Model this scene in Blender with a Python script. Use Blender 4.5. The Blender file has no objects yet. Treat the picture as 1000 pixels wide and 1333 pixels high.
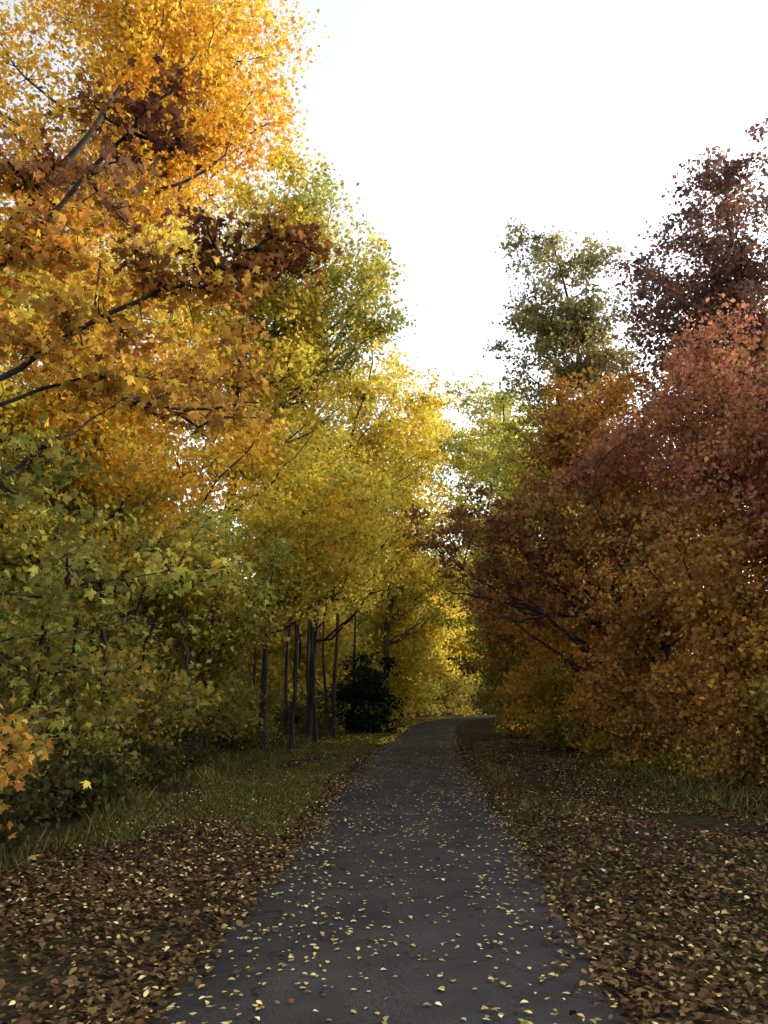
import bpy, math, numpy as np, random
from mathutils import Vector, noise
rng=np.random.default_rng(7); random.seed(7)
S=bpy.context.scene
# ---------------------------------------------------------------- helpers
def nrm(v): return v/np.maximum(np.linalg.norm(v,axis=-1,keepdims=True),1e-9)
class MB:
    def __init__(s): s.v=[];s.f=[];s.m=[];s.c=[];s.n=0
    def add(s,v,f,mat,col):
        v=np.asarray(v,dtype=np.float32).reshape(-1,3); f=np.asarray(f)
        s.v.append(v); s.f.append(f+s.n); s.n+=len(v)
        s.m.append(np.full(len(f),mat,dtype=np.int32))
        col=np.asarray(col,dtype=np.float32)
        if col.ndim==1: col=np.tile(col,(len(f),1))
        s.c.append(col)
    def build(s,name,mats,smooth=False):
        me=bpy.data.meshes.new(name)
        v=np.concatenate(s.v)
        tot=np.concatenate([np.full(len(f),f.shape[1],dtype=np.int32) for f in s.f])
        idx=np.concatenate([f.ravel() for f in s.f]).astype(np.int32)
        me.vertices.add(len(v)); me.vertices.foreach_set('co',v.ravel())
        me.loops.add(len(idx)); me.loops.foreach_set('vertex_index',idx)
        me.polygons.add(len(tot))
        st=np.zeros(len(tot),dtype=np.int32); st[1:]=np.cumsum(tot)[:-1]
        me.polygons.foreach_set('loop_start',st)
        me.polygons.foreach_set('material_index',np.concatenate(s.m))
        a=me.attributes.new('leafcol','FLOAT_COLOR','FACE')
        c=np.concatenate(s.c); c=np.concatenate([c,np.ones((len(c),1),dtype=np.float32)],axis=1)
        a.data.foreach_set('color',c.ravel())
        me.update(calc_edges=True)
        for m in mats: me.materials.append(m)
        o=bpy.data.objects.new(name,me); S.collection.objects.link(o)
        return o
def tube(mb,pts,rad,sides=6,mat=0):
    P=np.asarray(pts,dtype=float); n=len(P); rad=np.asarray(rad,dtype=float)
    T=np.gradient(P,axis=0); T=nrm(T)
    ref=np.array([0,0,1.0]) if abs(T[:,2]).mean()<.8 else np.array([1.0,0,0])
    A=nrm(np.cross(T,ref)); B=np.cross(T,A)
    th=np.arange(sides)/sides*2*math.pi
    V=P[:,None,:]+rad[:,None,None]*(np.cos(th)[None,:,None]*A[:,None,:]+np.sin(th)[None,:,None]*B[:,None,:])
    i=np.arange(n-1)[:,None]*sides; j=np.arange(sides)[None,:]; k=(j+1)%sides
    F=np.stack([i+j,i+k,i+sides+k,i+sides+j],axis=-1).reshape(-1,4)
    mb.add(V.reshape(-1,3),F,mat,(.1,.1,.1))
def curve(a,b,n,sag=0.0,wob=0.0):
    a=np.asarray(a,float);b=np.asarray(b,float)
    t=np.linspace(0,1,n)[:,None]
    p=a+(b-a)*t
    p[:,2]+=(np.sin(t[:,0]*math.pi))*sag
    if wob:
        w=rng.normal(0,wob,(n,3)); w[0]=0; w[-1]=0; p+=w
    return p
KITE=np.array([(0,-.5,0),(.38,-.04,.10),(0,.5,-.04),(-.38,-.04,.10)])
OVAL=np.array([(0,-.52,0),(.26,-.36,.04),(.38,-.08,.07),(.26,.22,.05),(0,.56,-.05),(-.25,.24,.05),(-.38,-.06,.08),(-.27,-.35,.04)])
h=[(0,-.3),(.38,-.42),(.42,-.15),(.62,-.02),(.88,.28),(.5,.27),(.28,.22),(.36,.6),(.14,.6)]
MAP=[(x,y) for x,y in h]+[(0,1.0)]+[(-x,y) for x,y in h[:0:-1]]
MAP=np.array([(0,0,0.0)]+[(x*.55,y*.55,-.12*abs(x)+.05*math.sin(y*3)) for x,y in MAP])
MAPF=np.array([(0,1+i,1+(i+1)%(len(MAP)-1)) for i in range(len(MAP)-1)])
def leaves(mb,P,size,cols,kind='kite',up=.5,mat=1,droop=.0,flat=None):
    N=len(P)
    if N==0: return
    n=nrm(rng.normal(0,1,(N,3))+np.array([0,0,up]))
    if flat is not None: n=nrm(rng.normal(0,flat,(N,3))+np.array([0,0,1.0]))
    d=rng.normal(0,1,(N,3)); d[:,2]-=droop
    t=nrm(d-(d*n).sum(1,keepdims=True)*n); b=np.cross(n,t)
    s=(size*rng.uniform(.6,1.3,N))[:,None,None]
    T=dict(kite=KITE,oval=OVAL,maple=MAP)[kind]
    cz=rng.uniform(.3,2.2,N)[:,None,None] if kind!='kite' else 1.0
    wx=rng.uniform(.7,1.15,N)[:,None,None] if kind!='kite' else 1.0
    V=P[:,None,:]+s*(wx*T[None,:,0:1]*b[:,None,:]+T[None,:,1:2]*t[:,None,:]+cz*T[None,:,2:3]*n[:,None,:])
    k=len(T)
    if kind!='maple':
        F=(np.arange(N)*k)[:,None]+np.arange(k)[None,:]; C=cols
    else:
        F=((np.arange(N)*k)[:,None,None]+MAPF[None,:,:]).reshape(-1,3); C=np.repeat(cols,len(MAPF),axis=0)
    mb.add(V.reshape(-1,3),F,mat,C)
# ---------------------------------------------------------------- palettes (linear base colours)
PAL=dict(
 gold=[(.66,.37,.040),(.72,.48,.06),(.62,.29,.03),(.60,.43,.06)],
 yellow=[(.60,.47,.065),(.54,.45,.075),(.62,.41,.045),(.40,.38,.065)],
 ygreen=[(.42,.38,.070),(.30,.31,.07),(.54,.44,.065),(.21,.23,.06)],
 olive=[(.21,.19,.045),(.15,.15,.04),(.33,.26,.045),(.36,.24,.035)],
 green=[(.15,.16,.040),(.11,.12,.035),(.22,.21,.045),(.32,.26,.045)],
 ggreen=[(.17,.17,.08),(.13,.13,.065),(.24,.21,.08),(.32,.24,.07)],
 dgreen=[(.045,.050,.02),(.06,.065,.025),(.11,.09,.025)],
 evg=[(.012,.018,.012),(.016,.026,.015)],
 orange=[(.54,.27,.045),(.59,.34,.05),(.46,.19,.04),(.56,.40,.055)],
 dorange=[(.42,.21,.045),(.48,.28,.05),(.32,.14,.04),(.50,.34,.055)],
 obrown=[(.36,.185,.060),(.42,.24,.060),(.28,.14,.05),(.46,.30,.06)],
 red=[(.38,.17,.090),(.32,.14,.08),(.43,.22,.085),(.29,.125,.08)],
 rbrown=[(.26,.125,.06),(.22,.10,.06),(.32,.17,.06),(.18,.09,.05)],
 purple=[(.13,.075,.065),(.16,.09,.065),(.105,.060,.056),(.24,.13,.06)],
 maroon=[(.070,.026,.018),(.055,.022,.016),(.17,.065,.022),(.28,.13,.027)],
 litter=[(.105,.055,.027),(.065,.037,.021),(.145,.082,.036),(.048,.028,.018),(.22,.145,.055)],
 pathleaf=[(.62,.50,.18),(.55,.43,.13),(.60,.47,.22),(.34,.23,.07)],
)
def clump_cols(pal,C):
    p=np.array(PAL[pal]); i=rng.integers(0,len(p),len(C)); j=rng.integers(0,len(p),len(C))
    m=rng.uniform(0,.6,len(C))[:,None]
    return p[i]*(1-m)+p[j]*m
# ---------------------------------------------------------------- materials
def mat_leaf(name,trans=.32,val=1.5):
    m=bpy.data.materials.new(name); m.use_nodes=True; nt=m.node_tree; nt.nodes.clear()
    o=nt.nodes.new('ShaderNodeOutputMaterial'); mix=nt.nodes.new('ShaderNodeMixShader')
    at=nt.nodes.new('ShaderNodeAttribute'); at.attribute_name='leafcol'
    pr=nt.nodes.new('ShaderNodeBsdfDiffuse')
    tr=nt.nodes.new('ShaderNodeBsdfTranslucent')
    hs=nt.nodes.new('ShaderNodeHueSaturation'); hs.inputs['Value'].default_value=val; hs.inputs['Saturation'].default_value=1.0
    L=nt.links.new
    L(at.outputs['Color'],pr.inputs['Color']); L(at.outputs['Color'],hs.inputs['Color']); L(hs.outputs[0],tr.inputs['Color'])
    mix.inputs[0].default_value=trans; L(pr.outputs[0],mix.inputs[1]); L(tr.outputs[0],mix.inputs[2]); L(mix.outputs[0],o.inputs[0])
    return m
def mat_bark(name,c1,c2,scale=8,stretch=.25):
    m=bpy.data.materials.new(name); m.use_nodes=True; nt=m.node_tree; L=nt.links.new
    pr=nt.nodes['Principled BSDF']; pr.inputs['Roughness'].default_value=.9
    tc=nt.nodes.new('ShaderNodeTexCoord'); mp=nt.nodes.new('ShaderNodeMapping'); mp.inputs['Scale'].default_value=(1,1,stretch)
    n=nt.nodes.new('ShaderNodeTexNoise'); n.inputs['Scale'].default_value=scale; n.inputs['Detail'].default_value=6
    r=nt.nodes.new('ShaderNodeValToRGB'); r.color_ramp.elements[0].position=.38; r.color_ramp.elements[1].position=.62
    r.color_ramp.elements[0].color=(*c1,1); r.color_ramp.elements[1].color=(*c2,1)
    b=nt.nodes.new('ShaderNodeBump'); b.inputs['Strength'].default_value=.6; b.inputs['Distance'].default_value=.03
    L(tc.outputs['Object'],mp.inputs[0]); L(mp.outputs[0],n.inputs['Vector']); L(n.outputs[0],r.inputs[0]); L(r.outputs[0],pr.inputs['Base Color'])
    L(n.outputs[0],b.inputs['Height']); L(b.outputs[0],pr.inputs['Normal'])
    return m
LEAF=mat_leaf('leaf_foliage')
LITTER=bpy.data.materials.new('leaf_dry'); LITTER.use_nodes=True
_n=LITTER.node_tree; _n.nodes.clear(); _o=_n.nodes.new('ShaderNodeOutputMaterial'); _a=_n.nodes.new('ShaderNodeAttribute'); _a.attribute_name='leafcol'
_d=_n.nodes.new('ShaderNodeBsdfDiffuse'); _n.links.new(_a.outputs['Color'],_d.inputs['Color']); _n.links.new(_d.outputs[0],_o.inputs[0])
BARK=mat_bark('bark_dark',(.010,.008,.007),(.036,.029,.024),9)
PALE=mat_bark('bark_pale',(.035,.03,.027),(.13,.12,.105),6,1.6)
# ---------------------------------------------------------------- tree generator
NL=0
def make_tree(name,base,lobes,top=None,trunk_r=.16,leaf=.11,bark=BARK,kind='kite',cov=1.8,stems=1,limbs=None,clr=.36,up=.6,flatz=.45,
              per=36,droop=.3,twig=.012,near=False,sides=8,fill=.22,lat=.20,nbk=1.0,lb_=None):
    global NL
    if lb_ is None: lb_=1.1 if base[1]<17 else 1.16
    leaf=leaf*lb_
    mb=MB(); base=np.array(base,float)
    allc=np.array([l[0] for l in lobes],float); zmax=max(l[0][2]+l[1][2] for l in lobes)
    ztop=top if top else zmax-.6
    xy=allc[:,:2].mean(0); sp=[];spr=[]
    for s in range(stems):
        b=base+np.array([rng.normal(0,.35),rng.normal(0,.35),0])*(stems>1)
        e=np.array([xy[0]+rng.normal(0,.3+.6*(stems>1)),xy[1]+rng.normal(0,.3+.6*(stems>1)),ztop*(1 if stems==1 else rng.uniform(.6,.95))])
        n=14; t=np.linspace(0,1,n)[:,None]
        p=b+(e-b)*t; p[:,:2]=b[:2]+(e[:2]-b[:2])*(t**1.8)
        p[1:-1,:2]+=np.cumsum(rng.normal(0,.045*ztop/10,(n-2,2)),axis=0)
        p[0,2]=-.15
        r=trunk_r/(stems**.5)*(1-.9*t[:,0]**.9); r[0]*=1.45
        tube(mb,p,r,sides); sp.append(p); spr.append(r)
    SP=np.concatenate(sp); SR=np.concatenate(spr); tr=SP.copy(); trr=SR.copy()
    if limbs:
        for lp,r0 in limbs:
            lp=np.array(lp,float)
            tt=np.linspace(0,len(lp)-1,len(lp)*5); q=np.stack([np.interp(tt,np.arange(len(lp)),lp[:,a]) for a in range(3)],1)
            q[1:-1]+=rng.normal(0,.018,(len(q)-2,3)); r=np.linspace(r0,r0*.15,len(q)); tube(mb,q,r,6); SP=np.concatenate([SP,q]); SR=np.concatenate([SR,r])
    if near: tr=SP.copy(); trr=SR.copy()
    Cs=[];Ks=[]
    for lb in lobes:
        c=np.array(lb[0],float); rr=np.array(lb[1],float); pal=lb[2]; k=lb[3] if len(lb)>3 else 1.0
        rm=(rr[0]*rr[1]*rr[2])**(1/3); area=math.pi*rm*rm
        la=(.38 if kind=='kite' else .30)*leaf*leaf*.5
        nc=max(6,int(k*cov*area/la/per))
        nb=max(4,int(nbk*6.5*rm)); ncb=max(2,int(nc*(1-fill)/nb))
        i=np.arange(nb)+.5; ph=np.arccos(1-2*i/nb); th=math.pi*(1+5**.5)*i+rng.uniform(0,6)
        D=nrm(np.stack([np.cos(th)*np.sin(ph),np.sin(th)*np.sin(ph),np.cos(ph)],1)+rng.normal(0,.25,(nb,3)))
        E=c+D*rr*rng.uniform(.62,1.16,(nb,1))
        for e in E:
            if e[2]<.3: e[2]=.3+rng.uniform(0,.3)
            if near: dd=((tr-e)**2).sum(1)+np.where(tr[:,2]>e[2]+.15,1.5,0); kk=int(np.argmin(dd))
            else:
                hd=np.linalg.norm(tr[:,:2]-e[:2],axis=1); want=np.maximum(e[2]-hd*.8,.16*ztop)
                kk=int(np.argmin(np.abs(tr[:,2]-want)+.15*hd))
            a=tr[kk]; ln=np.linalg.norm(e-a)
            q=curve(a,e,9,sag=-.07*ln,wob=.022*ln)
            r=np.linspace(min(max(.018,trr[kk]*.55),.055 if not near else .03),.006,9); tube(mb,q,r,5)
            SP=np.concatenate([SP,q[2:]]); SR=np.concatenate([SR,r[2:]])
            s=rng.uniform(0,1,ncb)**.75; s0=max(.0,1-(1.5*rm)/max(ln,.1)); s=s0+(1.04-s0)*s
            pos=np.stack([np.interp(s,np.linspace(0,1,9),q[:,z]) for z in range(3)],1)
            w=lat*rm*(.55+.9*np.sin(np.clip((s-s0)/(1.04-s0),0,1)*2.6))
            pos+=nrm(rng.normal(0,1,(ncb,3)))*(rng.uniform(0,1,(ncb,1))**.6)*w[:,None]*np.array([1,1,.75])
            bc=clump_cols(pal,pos[:1])[0]*math.exp(rng.normal(0,.18))
            col=clump_cols(pal,pos)*.55+bc*.45
            Cs.append(pos);Ks.append(col)
        nf=int(nc*fill); pos=c+nrm(rng.normal(0,1,(nf,3)))*(rng.uniform(0,1,(nf,1))**.5)*rr*.85
        Cs.append(pos);Ks.append(clump_cols(pal,pos))
    C=np.concatenate(Cs); CC=np.concatenate(Ks); ok=C[:,2]>.1; C=C[ok];CC=CC[ok]
    for c in C:
        if rng.uniform()<.6:
            d=((SP-c)**2).sum(1); kk=int(np.argmin(d)); a=SP[kk]
            q=curve(a,c,4,sag=-.04,wob=.03); tube(mb,q,np.linspace(min(SR[kk]*.6,twig*1.6),twig*.35,4),3)
    cnt=rng.poisson(per,len(C))
    sc=np.repeat(rng.uniform(.6,1.4,len(C)),cnt)[:,None]
    off=rng.normal(0,1,(cnt.sum(),3))*np.array([1,1,flatz])*clr*.60*sc
    off[:,2]-=.22*np.linalg.norm(off[:,:2],axis=1)
    P=np.repeat(C,cnt,axis=0)+off
    col=np.repeat(CC,cnt,axis=0)*np.exp(rng.normal(0,.24,(len(P),1)))*np.exp(rng.normal(0,.07,(len(P),3)))
    ok=P[:,2]>.03; P=P[ok]; col=np.clip(col[ok],0,.85); NL+=len(P)
    leaves(mb,P,leaf,col,kind,up=up,droop=droop)
    return mb.build(name,[bark,LEAF])
# ---------------------------------------------------------------- path centreline
CP=np.array([(0,-25),(0,-8),(0,0),(.03,4.6),(.29,9.6),(.70,19.3),(1.45,30),(2.85,45),(4.9,55),(9,64),(17,71),(30,76),(60,80)],float)
HW=1.30
def catmull(P,n=14):
    out=[]
    for i in range(1,len(P)-2):
        p0,p1,p2,p3=P[i-1:i+3]
        for t in np.linspace(0,1,n,endpoint=False):
            out.append(.5*((2*p1)+(-p0+p2)*t+(2*p0-5*p1+4*p2-p3)*t*t+(-p0+3*p1-3*p2+p3)*t**3))
    return np.array(out)
PC=catmull(CP)
def pdist(x,y):
    X=np.stack([np.ravel(x),np.ravel(y)],1); d=np.full(len(X),1e9)
    for i in range(0,len(PC)): d=np.minimum(d,((X-PC[i])**2).sum(1))
    return np.sqrt(d).reshape(np.shape(x))
def cx(y): return np.interp(y,PC[:,1],PC[:,0])
def gz(x,y):
    x=np.asarray(x,float);y=np.asarray(y,float)
    near=np.where(y<50,np.abs(x-cx(y)),pdist(x,y)) if x.size else x
    w=np.clip((near-1.35)/1.5,0,1); w=w*w*(3-2*w)
    und=.05*np.sin(x*1.3+y*.45)+.04*np.sin(x*.6-y*.8+1)+.02*np.sin(3.1*x+2.3*y)
    return w*(und+.03)+.10*np.clip((near-3.4)/4,0,1)
# ---------------------------------------------------------------- ground
def axis(fine_lo,fine_hi,step,far):
    a=list(np.arange(fine_lo,fine_hi+step/2,step)); s=step; v=fine_hi
    while v<far: s*=1.35; v+=s; a.append(v)
    s=step; v=fine_lo
    while v>-far: s*=1.35; v-=s; a.insert(0,v)
    return np.array(a)
gx=axis(-9,12,.3,1500); gy=axis(-6,60,.4,1500)
X,Y=np.meshgrid(gx,gy); Z=gz(X,Y)
nx,ny=len(gx),len(gy)
i,j=np.meshgrid(np.arange(ny-1),np.arange(nx-1),indexing='ij'); a=i*nx+j
F=np.stack([a,a+1,a+nx+1,a+nx],-1).reshape(-1,4)
gm=bpy.data.materials.new('ground_litter'); gm.use_nodes=True; nt=gm.node_tree; L=nt.links.new
pr=nt.nodes['Principled BSDF']; pr.inputs['Roughness'].default_value=.95; pr.inputs['Specular IOR Level'].default_value=.1
tc=nt.nodes.new('ShaderNodeTexCoord')
def tn(t,**k):
    n=nt.nodes.new(t)
    for a_,b_ in k.items(): n.inputs[a_].default_value=b_
    return n
v=tn('ShaderNodeTexVoronoi',Scale=19.0); v2=tn('ShaderNodeTexNoise',Scale=40.0,Detail=5.0)
n1=tn('ShaderNodeTexNoise',Scale=.55,Detail=5.0,Roughness=.65)
r1=nt.nodes.new('ShaderNodeValToRGB'); e=r1.color_ramp.elements
e[0].color=(.014,.010,.007,1); e[1].color=(.085,.052,.024,1); e[0].position=.1; e[1].position=.95
m_=e.new(.5); m_.color=(.040,.026,.015,1)
sx=nt.nodes.new('ShaderNodeSeparateColor')
L(tc.outputs['Object'],v.inputs['Vector']); L(tc.outputs['Object'],v2.inputs['Vector']); L(tc.outputs['Object'],n1.inputs['Vector'])
L(v.outputs['Color'],sx.inputs[0]); L(sx.outputs[0],r1.inputs[0])
gr=nt.nodes.new('ShaderNodeValToRGB'); gr.color_ramp.elements[0].color=(.014,.016,.006,1); gr.color_ramp.elements[1].color=(.06,.06,.017,1)
L(v2.outputs[0],gr.inputs[0])
rm=nt.nodes.new('ShaderNodeValToRGB'); rm.color_ramp.elements[0].position=.46; rm.color_ramp.elements[1].position=.64
L(n1.outputs[0],rm.inputs[0])
mx=nt.nodes.new('ShaderNodeMix'); mx.data_type='RGBA'
L(rm.outputs[0],mx.inputs[0]); L(r1.outputs[0],mx.inputs[6]); L(gr.outputs[0],mx.inputs[7]); L(mx.outputs[2],pr.inputs['Base Color'])
bp=nt.nodes.new('ShaderNodeBump'); bp.inputs['Strength'].default_value=.8; bp.inputs['Distance'].default_value=.03
L(v.outputs['Distance'],bp.inputs['Height']); L(bp.outputs[0],pr.inputs['Normal'])
mb=MB(); mb.add(np.stack([X,Y,Z],-1),F,0,(.1,.1,.1)); g=mb.build('ground',[gm])
for p in g.data.polygons: p.use_smooth=True
# ---------------------------------------------------------------- path
am=bpy.data.materials.new('asphalt'); am.use_nodes=True; nt=am.node_tree; L=nt.links.new
pr=nt.nodes['Principled BSDF']; pr.inputs['Roughness'].default_value=.92; pr.inputs['Specular IOR Level'].default_value=.12
tc=nt.nodes.new('ShaderNodeTexCoord')
f1=tn('ShaderNodeTexNoise',Scale=140.0,Detail=3.0); f2=tn('ShaderNodeTexNoise',Scale=1.3,Detail=6.0,Roughness=.6); f3=tn('ShaderNodeTexVoronoi',Scale=90.0)
wv=tn('ShaderNodeTexNoise',Scale=2.5,Detail=4.0)
ck=nt.nodes.new('ShaderNodeTexVoronoi'); ck.feature='DISTANCE_TO_EDGE'; ck.inputs['Scale'].default_value=.45
for n in (f1,f2,f3,wv): L(tc.outputs['Object'],n.inputs['Vector'])
vm=nt.nodes.new('ShaderNodeVectorMath'); vm.operation='MULTIPLY_ADD'; vm.inputs[1].default_value=(1.2,1.2,0)
L(wv.outputs['Color'],vm.inputs[0]); L(tc.outputs['Object'],vm.inputs[2]); L(vm.outputs[0],ck.inputs['Vector'])
ra=nt.nodes.new('ShaderNodeValToRGB'); ra.color_ramp.elements[0].color=(.014,.0135,.0125,1); ra.color_ramp.elements[1].color=(.092,.086,.079,1)
ra.color_ramp.elements[0].position=.3; ra.color_ramp.elements[1].position=.75; L(f1.outputs[0],ra.inputs[0])
rb=nt.nodes.new('ShaderNodeValToRGB'); rb.color_ramp.elements[0].color=(.72,.71,.70,1); rb.color_ramp.elements[1].color=(1.25,1.23,1.22,1)
rb.color_ramp.elements[0].position=.35; rb.color_ramp.elements[1].position=.7; L(f2.outputs[0],rb.inputs[0])
mu=nt.nodes.new('ShaderNodeMix'); mu.data_type='RGBA'; mu.blend_type='MULTIPLY'; mu.inputs[0].default_value=1
L(ra.outputs[0],mu.inputs[6]); L(rb.outputs[0],mu.inputs[7])
rc=nt.nodes.new('ShaderNodeValToRGB'); rc.color_ramp.elements[0].color=(.45,.43,.42,1); rc.color_ramp.elements[1].color=(1,1,1,1)
rc.color_ramp.elements[0].position=.001; rc.color_ramp.elements[1].position=.008; L(ck.outputs['Distance'],rc.inputs[0])
mu2=nt.nodes.new('ShaderNodeMix'); mu2.data_type='RGBA'; mu2.blend_type='MULTIPLY'; mu2.inputs[0].default_value=1
L(mu.outputs[2],mu2.inputs[6]); L(rc.outputs[0],mu2.inputs[7]); L(mu2.outputs[2],pr.inputs['Base Color'])
bp=nt.nodes.new('ShaderNodeBump'); bp.inputs['Strength'].default_value=.5; bp.inputs['Distance'].default_value=.006
L(f3.outputs['Distance'],bp.inputs['Height']); L(bp.outputs[0],pr.inputs['Normal'])
T=nrm(np.gradient(PC,axis=0)); Nn=np.stack([T[:,1],-T[:,0]],1)
tt=np.linspace(0,len(PC)-1,len(PC)*5); Pc=np.stack([np.interp(tt,np.arange(len(PC)),PC[:,k]) for k in range(2)],1); Nc=np.stack([np.interp(tt,np.arange(len(PC)),Nn[:,k]) for k in range(2)],1)
wob=lambda s:np.array([noise.noise(Vector((p[1]*.9,s,0)))*.10+noise.noise(Vector((p[1]*5,s,3)))*.035 for p in Pc])
wl=wob(1.0);wr=wob(9.0)
us=[-1,-.96,-.5,0,.5,.96,1]
V=np.zeros((len(Pc),len(us),3))
for k,u in enumerate(us):
    w=HW+(wl if u<0 else wr)*(abs(u)>.9)
    V[:,k,:2]=Pc+Nc*(u*w)[:,None]; V[:,k,2]=.022*(1-abs(u)**2)+.010 if abs(u)<1 else -.02
m=len(us); i,j=np.meshgrid(np.arange(len(Pc)-1),np.arange(m-1),indexing='ij'); a=i*m+j
F=np.stack([a,a+1,a+m+1,a+m],-1).reshape(-1,4)
mb=MB(); mb.add(V.reshape(-1,3),F,0,(.1,.1,.1)); mb.build('asphalt_path',[am])
# ---------------------------------------------------------------- fallen leaves
mb=MB()
def scatter(n,x0,x1,y0,y1,pw=1.0):
    y=y0+(y1-y0)*rng.uniform(0,1,n)**pw
    x=cx(y)+rng.uniform(x0,x1,n); return x,y
def litter(n,x0,x1,y0,y1,pal,size,pw=1.6,zoff=.012,flat=.28,kind='oval',prob=None):
    x,y=scatter(n,x0,x1,y0,y1,pw)
    if prob is not None:
        k=rng.uniform(0,1,n)<prob(x,y); x=x[k];y=y[k]
    on=np.abs(x-cx(y))<HW
    z=np.where(on,.035+.0*x,gz(x,y)+zoff)+rng.uniform(0,.012,len(x))
    P=np.stack([x,y,z],1); col=np.clip(clump_cols(pal,P)*np.exp(rng.normal(0,.3,(len(P),1))),0,.8)
    if kind=='maple': leaves(mb,P,size,col,kind,flat=flat,mat=0); return
    f=y<11
    leaves(mb,P[f],size,col[f],'oval',flat=flat,mat=0); leaves(mb,P[~f],size*1.05,col[~f],'kite',flat=flat,mat=0)
pg=lambda x,y:np.array([.58+1.3*(noise.noise(Vector((a*.6,b*.45,11)))+.10) for a,b in zip(x,y)])
pl=lambda x,y:pg(x,y)*np.clip(1.25-(y-6)/16,.35,1)
litter(44000,-4.3,-1.3,2.5,32,'litter',.052,zoff=.02,flat=.32,prob=pl)
litter(56000,1.3,6.2,2.5,32,'litter',.052,zoff=.02,flat=.32,prob=pg)
litter(3000,-4.0,-1.25,2.5,14,'litter',.070,zoff=.03,flat=.4,kind='maple',prob=pg)
litter(3600,1.3,5.5,2.5,14,'litter',.070,zoff=.03,flat=.4,kind='maple',prob=pg)
litter(3600,-3.8,-1.25,2.5,28,'pathleaf',.038,zoff=.04,prob=pg)
litter(3000,1.25,5,2.5,28,'pathleaf',.038,zoff=.04,prob=pg)
pn=lambda x,y:np.array([.30+1.0*max(0,noise.noise(Vector((a*1.3,b*.6,2)))) +.5*(abs(a-c)/1.27)**3 for a,b,c in zip(x,y,cx(y))])
litter(10500,-1.3,1.3,2.5,42,'pathleaf',.038,pw=1.15,flat=.12,prob=pn)
litter(1500,-1.3,1.3,2.5,30,'litter',.045,pw=1.2,flat=.15,prob=pn)
litter(1500,-1.45,-1.12,2.5,34,'litter',.05,pw=1.3,flat=.3)
litter(1500,1.12,1.45,2.5,34,'litter',.05,pw=1.3,flat=.3)
litter(9000,-5,-1.1,28,60,'yellow',.10,pw=1.0,zoff=.03)
mb.build('fallen_leaves',[LITTER])
# ---------------------------------------------------------------- grass
mb=MB()
def grass(n,x0,x1,y0,y1,hh,pw=1.2,thr=0.0):
    x,y=scatter(n,x0,x1,y0,y1,pw)
    k=np.array([noise.noise(Vector((a*.7,b*.35,7)))>thr for a,b in zip(x,y)]); x=x[k];y=y[k]; n=len(x)
    B=np.stack([x,y,gz(x,y)],1); ang=rng.uniform(0,6.28,n); w=rng.uniform(.004,.009,n)*(1+y/25); hgt=hh*rng.uniform(.4,1.3,n)
    d=np.stack([np.cos(ang),np.sin(ang),0*ang],1); ln=rng.normal(0,.45,(n,3))*hgt[:,None]; ln[:,2]=hgt
    V=np.stack([B-d*w[:,None],B+d*w[:,None],B+ln*.55+d*w[:,None]*.7,B+ln*[1,1,.92]],1)
    c=np.array([(.07,.074,.02),(.12,.11,.03),(.18,.155,.045)])[rng.integers(0,3,n)]*np.exp(rng.normal(0,.2,(n,1)))
    mb.add(V.reshape(-1,3),(np.arange(n)*4)[:,None]+np.arange(4)[None,:],0,c)
grass(110000,-4.3,-1.55,9.5,40,.07,1.2,-.3)
grass(22000,1.6,5,12,45,.06,1.2,.0)
grass(6000,-5.2,-3.9,6,30,.25,1.2,-.1)
grass(5000,4.6,6.5,8,30,.22,1.2,-.1)
mb.build('grass',[LITTER])
# ---------------------------------------------------------------- trees LEFT
make_tree('poplar_tree',(-7,15.5,0),[((-6.4,15,15),(3.8,3,5),'gold',1.25),((-4.1,15,16.4),(2.8,2.4,3.2),'gold',1.2),((-6.5,14.5,9.5),(3.2,2.6,3),'yellow')],
  trunk_r=.24,leaf=.10,bark=PALE,up=.1,flatz=.8)
make_tree('poplar_tree',(-4.8,20.5,0),[((-2.0,20,14.0),(2.5,2,2.5),'ygreen',1.3),((-.6,20,12.8),(1.3,1.4,1.3),'ygreen',1.2),((-4.2,20.5,13),(3,3,4.2),'yellow',1.2),((-3,20,10),(2.8,2.6,2),'yellow')],
  trunk_r=.22,leaf=.11,bark=PALE,up=.1,flatz=.8)
make_tree('maple_tree',(-2.8,29,0),[((-1.6,29,12.4),(4,3,4.0),'yellow',1.15),((-1,27,9),(3.6,2.6,2.2),'yellow',1.15),((.8,30,12.2),(2.4,2,3.2),'yellow',1.2)],
  trunk_r=.16,leaf=.135,flatz=.4,clr=.5)
make_tree('maple_tree',(-3.6,24,0),[((-1.8,23.5,7.4),(3.2,2.6,2.2),'yellow',1.15),((-3.4,22.5,6.0),(2.2,2.2,1.4),'yellow')],
  trunk_r=.12,leaf=.115,flatz=.35,clr=.42)
make_tree('maple_tree',(-5.6,14,0),[((-4.5,14,6.8),(2.8,2.2,2.3),'gold',1.15),((-5.2,13,4.6),(2.2,2,1.4),'ygreen'),((-7.5,12,7),(2.2,2,3.5),'yellow')],
  trunk_r=.17,leaf=.095,flatz=.4)
make_tree('maple_tree',(-6.3,19,0),[((-5.6,18.5,7.2),(2.3,2,2.6),'yellow',1.1),((-6.8,19,4.6),(2,2,2),'ygreen')],trunk_r=.15,leaf=.11,flatz=.4)
make_tree('maple_tree',(-5.0,19,0),[((-4.5,19,3.2),(1.7,2.4,2.3),'olive'),((-4.1,17.5,4.8),(1.6,1.8,1.2),'ygreen',.8)],
  trunk_r=.12,leaf=.10,stems=3)
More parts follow.
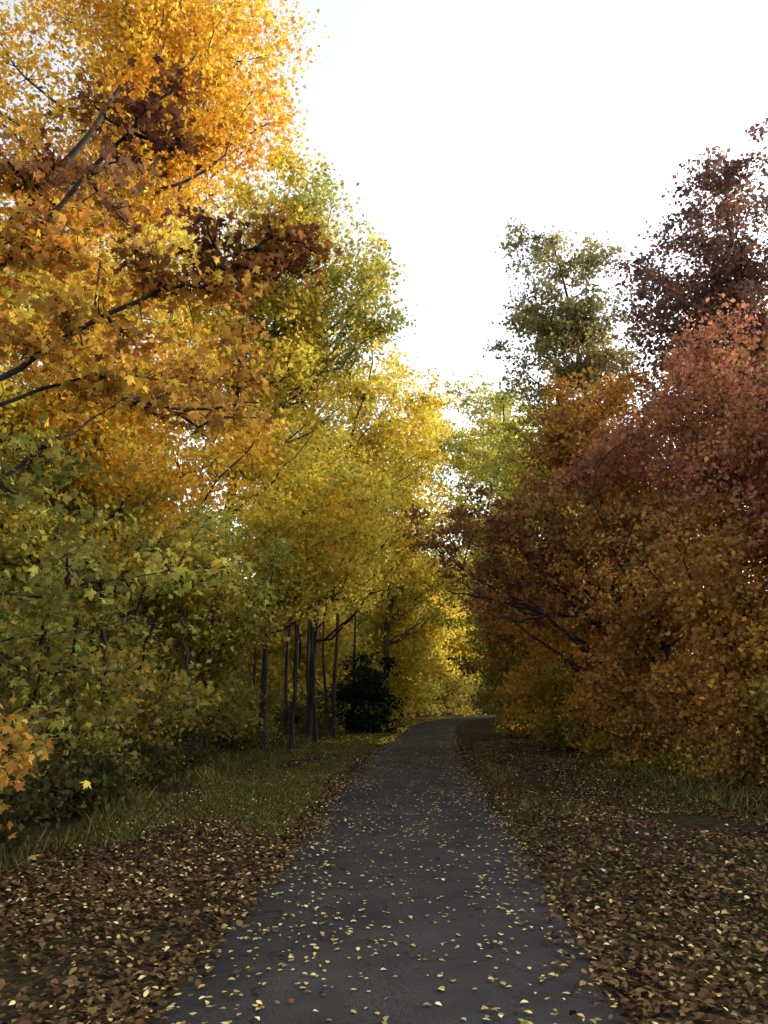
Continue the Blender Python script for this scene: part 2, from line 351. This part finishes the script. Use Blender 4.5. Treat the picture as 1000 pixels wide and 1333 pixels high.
for (x,y,hh) in [(-3.7,30,12),(-3.0,31.5,13),(-3.3,33,12),(-2.1,33,13),(-1.5,36,13),(-4.6,27.5,11),(-2.5,34.5,12),(-1.9,31,13),(-3.9,26,11),(-3.1,27,12),(-2.4,28,12),(-2.9,25,11)]:
    make_tree('aspen_tree',(x,y,0),[((x+rng.uniform(-.2,.3),y,hh-2.2),(1.4,1.4,2.2),'yellow',.5),((x,y,hh-5),(1.1,1.1,1.0),'yellow',.3)],
      trunk_r=.08 if y>26 else .06,leaf=.135,bark=PALE if rng.uniform()<.12 else BARK)
make_tree('evergreen_shrub',(-1.0,35,0),[((-1.1,35,1.5),(1.9,2,1.6),'evg'),((-.9,35.3,2.7),(1.2,1.2,1.1),'evg')],stems=4,trunk_r=.1,leaf=.12)
make_tree('evergreen_shrub',(-3.2,31,0),[((-3.2,31,.9),(1.8,2.4,1.0),'dgreen')],stems=4,trunk_r=.08,leaf=.12)
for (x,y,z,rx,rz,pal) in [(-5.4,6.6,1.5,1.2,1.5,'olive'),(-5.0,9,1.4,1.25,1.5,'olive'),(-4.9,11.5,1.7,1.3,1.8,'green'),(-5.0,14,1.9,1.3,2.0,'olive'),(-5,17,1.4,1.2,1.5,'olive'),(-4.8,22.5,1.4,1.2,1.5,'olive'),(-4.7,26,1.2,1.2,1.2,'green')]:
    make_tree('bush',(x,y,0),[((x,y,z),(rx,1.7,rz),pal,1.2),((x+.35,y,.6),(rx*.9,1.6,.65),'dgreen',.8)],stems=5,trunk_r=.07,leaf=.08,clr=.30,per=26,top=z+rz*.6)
# ---------------------------------------------------------------- foreground maple (left)
fl=[([(-4.4,4.9,2.6),(-2.75,5.1,3.9),(-1.5,5.2,4.77),(-.75,5.3,5.2)],.032),
    ([(-4.4,4.8,3.2),(-2.75,4.95,4.67),(-1.8,4.95,5.96),(-1.45,5.0,6.6)],.030),
    ([(-3.4,5.0,3.4),(-2.2,5.5,4.1),(-1.2,5.9,4.2)],.02),
    ([(-4.4,4.7,1.9),(-2.5,4.8,3.1),(-1.87,5.16,3.76)],.022),
    ([(-4.4,5.0,1.6),(-2.6,5.2,2.35),(-1.3,6,2.66)],.02),
    ([(-4.4,5.4,1.6),(-3.2,6.2,2.1),(-1.9,7.2,2.4)],.022),
    ([(-4.4,4.9,.9),(-2.9,4.8,1.3),(-2.15,4.9,1.35)],.016)]
make_tree('maple_tree',(-4.6,4.9,0),[
   ((-2.1,5.4,4.4),(1.25,.7,.65),'dorange',.6),((-2.9,5.2,5.2),(.8,.6,.8),'orange',.5),((-1.4,5.8,4.1),(.75,.6,.35),'dorange',.5),
   ((-1.25,5.3,4.95),(.85,.45,.30),'maroon',.70),((-.85,5.4,5.2),(.45,.3,.25),'maroon',.6),((-1.85,5.0,6.0),(.7,.35,.45),'maroon',.5),((-2.3,5.0,5.4),(.9,.45,.45),'rbrown',.4),
   ((-2.6,5.2,3.2),(.7,.7,.35),'green',.5),((-2.5,5.4,2.5),(.8,.8,.3),'green',.6),((-1.7,6.0,2.7),(.65,.6,.18),'ygreen',.5),
   ((-3.0,6.2,1.9),(.8,1.0,.5),'green',.55),((-2.6,7.0,1.7),(.8,.9,.5),'olive',.6),
   ((-2.6,4.9,1.45),(.45,.45,.42),'dorange',.7),((-2.75,5.1,1.0),(.4,.5,.35),'obrown',.5)],
   trunk_r=.14,leaf=.092,kind='maple',cov=2.0,limbs=fl,near=True,clr=.17,per=6,flatz=.5,droop=1.2,up=.9,twig=.005,top=6.5,nbk=2.2,fill=.12,lat=.16,lb_=1)
# ---------------------------------------------------------------- trees RIGHT
make_tree('oak_tree',(10.8,20,0),[((10.3,20,13.2),(3.6,3,3.8),'purple',1.15),((11.5,19,9),(3.2,2.6,2.6),'rbrown',1.2),((8.5,20,11.6),(2.1,1.8,2.3),'purple',1.15),((9.2,19.5,9.6),(2.2,2,1.6),'rbrown')],
  trunk_r=.24,leaf=.115)
make_tree('ash_tree',(7.6,24,0),[((6.1,24,15.0),(2.3,2,3.0),'ggreen',1.2),((6.3,24,12.3),(2.8,2.2,2.2),'ggreen',1.1),((7.3,24,9.8),(2.8,2.4,2.2),'obrown'),((5.0,24.5,9.4),(1.9,1.8,1.6),'ygreen',.9)],
  trunk_r=.22,leaf=.115)
make_tree('maple_tree',(7.9,15.5,0),[((6.9,15.6,7.8),(1.6,1.6,2.5),'red',1.1),((8.8,15,6),(2.5,2.2,2.4),'red',1.1),((7.2,15,4.4),(2.3,2.0,1.6),'obrown'),((7.2,14.8,2.3),(2.0,1.8,1.5),'dorange',.9),((8.5,13.4,1.7),(2.0,1.5,1.7),'obrown')],
  trunk_r=.16,leaf=.10,stems=2,flatz=.4)
make_tree('maple_tree',(8.9,12.2,0),[((8.3,12.2,5.0),(1.8,1.5,1.6),'obrown'),((8.3,12,3.3),(1.9,1.6,1.4),'dorange',.9),((9,12,6.8),(1.7,1.4,1.6),'rbrown',1.2)],
  trunk_r=.13,leaf=.095,flatz=.4)
lr=[([(6.9,22,3.7),(5.6,22,3.95),(4.6,22,3.95),(3.2,21.8,4.3),(1.8,21.6,4.55)],.11),([(5.0,22,3.95),(3.8,21.5,3.7),(2.7,21.3,3.9)],.06),([(4.6,22,3.95),(3.4,22.4,4.7),(2.2,22.4,5.2)],.05)]
make_tree('maple_tree',(7.0,22,0),[((3.6,22,6.4),(2.7,2.3,1.4),'rbrown',1.3),((6.0,21.5,7.5),(2.6,2.3,2.6),'obrown'),((6.0,21,9.6),(1.9,1.8,1.6),'dorange',.9)],
  trunk_r=.2,leaf=.115,limbs=lr,flatz=.4)
make_tree('maple_tree',(6.9,18.6,0),[((6.6,18.8,5.0),(1.9,1.9,2.2),'obrown'),((6.3,18.6,2.2),(1.6,2.2,1.8),'obrown'),((6.8,18.5,7.6),(1.8,1.8,1.8),'red')],
  trunk_r=.14,leaf=.105,stems=2)
make_tree('maple_tree',(6.9,28,0),[((5.9,28,2.6),(1.9,3,2.4),'dorange'),((6.2,29,6.6),(2.6,2.6,2.6),'dorange'),((5.6,29,10.8),(2.8,2.4,2.6),'ygreen',1.1)],
  trunk_r=.18,leaf=.13,stems=2)
make_tree('poplar_tree',(7.2,42,0),[((5.4,42,14.8),(3.6,3,5.0),'ygreen',1.2),((5.4,42,9),(3.6,3,3.6),'ygreen'),((8.5,40,13),(3,3,4.5),'ygreen')],
  trunk_r=.26,leaf=.17,clr=.6)
make_tree('poplar_tree',(0,46,0),[((1.7,46,14.6),(3.4,2.6,5.6),'yellow',1.2),((2.8,47,9.2),(3.2,2.4,2.8),'yellow',1.3)],
  trunk_r=.22,leaf=.18,clr=.6,bark=PALE)
make_tree('maple_tree',(6.3,38,0),[((5.9,38,3),(1.9,4,3),'olive'),((5.6,36,5.6),(1.9,2.6,1.8),'obrown')],trunk_r=.16,leaf=.15,stems=3)
for (x,y,z,rx,rz,pal) in [(7.6,10.6,1.3,1.2,1.4,'obrown'),(7.3,12.6,1.2,1.2,1.3,'olive'),(6.8,15.4,1.1,1.1,1.2,'obrown'),(6.3,18.6,1.1,1.1,1.2,'obrown'),(6.3,22,1.3,1.2,1.4,'dorange'),(5.9,25.5,1.4,1.2,1.5,'olive'),(5.8,32,1.4,1.3,1.5,'olive')]:
    make_tree('bush',(x,y,0),[((x,y,z),(rx,1.7,rz),pal,1.2),((x-.3,y,.5),(rx*.8,1.6,.5),'olive',.6)],stems=5,trunk_r=.07,leaf=.08,clr=.30,per=26,top=z+rz*.6)
# ---------------------------------------------------------------- distant woodland
def woods(name,trees,leaf,cov=1.9):
    global NL
    mb=MB()
    for (x,y,hh,r,pal) in trees:
        t=np.linspace(0,1,7)[:,None]; p=np.array([x,y,-.1])+np.array([rng.normal(0,.5),rng.normal(0,.5),hh*.9])*t
        tube(mb,p,.15*(1-.85*t[:,0]),6)
        for (zc,rz,k) in ((hh*.68,hh*.32,1),(hh*.28,hh*.26,.9)):
            n=int(k*cov*math.pi*r*rz/(.18*leaf*leaf)); nb=int(9*r**.5); nc=max(1,n//40//nb)
            E=np.array([x,y,zc])+nrm(rng.normal(0,1,(nb,3)))*rng.uniform(.4,1,(nb,1))*np.array([r,r,rz])
            C=np.repeat(E,nc,axis=0)+nrm(rng.normal(0,1,(nb*nc,3)))*rng.uniform(0,1,(nb*nc,1))**.5*r*.42
            col=clump_cols(pal,C)
            P=np.repeat(C,40,axis=0)+rng.normal(0,1,(len(C)*40,3))*np.array([.4,.4,.22])*(1+leaf)
            cc=np.repeat(col,40,axis=0)*np.exp(rng.normal(0,.25,(len(P),1)))
            k2=P[:,2]>.05; leaves(mb,P[k2],leaf,np.clip(cc[k2],0,.8),up=.4); NL+=k2.sum()
    mb.build(name,[BARK,LEAF])
L1=[]
for y in np.arange(4,60,4.2):
    L1.append((-9.5+rng.normal(0,.7),y,rng.uniform(8,10),2.6,random.choice(['olive','ygreen','yellow','ygreen'])))
woods('distant_trees',L1,.20)
R1=[]
for y in np.arange(8,60,4.2):
    R1.append((12.5+rng.normal(0,.7) if y<22 else 10.5,y,rng.uniform(9.5,11.5),2.8,random.choice(['obrown','rbrown','olive','rbrown'])))
woods('distant_trees',R1,.20,2.2)
B=[(-4.5,40,13,2.8,'yellow'),(-2.5,45,13,3,'ygreen'),(-.5,50,13,3,'yellow'),(1.2,56,13,2.8,'yellow'),(-6,48,14,3,'ygreen'),
   (8,50,14,2.6,'ygreen'),(11,56,14,3,'olive'),(0.5,64,14,3.2,'gold'),(3.5,70,15,3.6,'yellow'),(7,76,17,4.2,'yellow'),(11.5,80,16,4,'yellow'),(16,80,15,4,'ygreen'),(14,62,13,3.2,'ygreen'),(20,66,13,3.5,'olive'),(-4,60,14,3.5,'ygreen'),(22,86,13,4,'yellow'),(-3,75,14,4,'ygreen'),
   (2.5,64,3.2,2,'ygreen'),(5.2,67,3.4,2.2,'olive'),(8,70.5,3.4,2.2,'ygreen'),(11,73.5,3.6,2.4,'olive'),(14.5,76,3.5,2.4,'ygreen')]
woods('distant_trees',B,.24,2.5)
B2=[]
for k in range(26):
    a=math.radians(-58+k*4.6); B2.append((math.sin(a)*115+5,math.cos(a)*115,rng.uniform(11,15),5,random.choice(['ygreen','olive','obrown','yellow'])))
woods('distant_trees',B2,.55,2.0)
# ---------------------------------------------------------------- light
el,az=math.radians(23),math.radians(68)
W=bpy.data.worlds.new('World'); S.world=W; W.use_nodes=True; nt=W.node_tree; nt.nodes.clear(); L=nt.links.new
o=nt.nodes.new('ShaderNodeOutputWorld'); bg=nt.nodes.new('ShaderNodeBackground'); sky=nt.nodes.new('ShaderNodeTexSky')
sky.sky_type='NISHITA'; sky.sun_disc=False; sky.sun_elevation=el; sky.sun_rotation=az; sky.dust_density=3.0; sky.air_density=1.0; sky.ozone_density=1.0
hs=nt.nodes.new('ShaderNodeHueSaturation'); hs.inputs['Saturation'].default_value=.38; hs.inputs['Value'].default_value=3.3
bg.inputs['Strength'].default_value=.15
L(sky.outputs[0],hs.inputs['Color']); L(hs.outputs[0],bg.inputs[0]); L(bg.outputs[0],o.inputs[0])
sl=bpy.data.lights.new('sun','SUN'); sl.energy=3.8; sl.angle=math.radians(.8); sl.color=(1,.90,.74)
so=bpy.data.objects.new('sun',sl); S.collection.objects.link(so)
d=Vector((math.sin(az)*math.cos(el),math.cos(az)*math.cos(el),math.sin(el))); so.rotation_euler=d.to_track_quat('Z','Y').to_euler(); so.location=d*50
cam=bpy.data.cameras.new('camera'); co=bpy.data.objects.new('camera',cam); S.collection.objects.link(co); S.camera=co
cam.sensor_fit='VERTICAL'; cam.sensor_height=36; cam.lens=27; cam.clip_end=4000; cam.clip_start=.05
co.location=(0,0,1.7); co.rotation_euler=(math.radians(90+13.4),0,0)
S.view_settings.view_transform='Standard'; S.view_settings.look='None'; S.view_settings.exposure=0
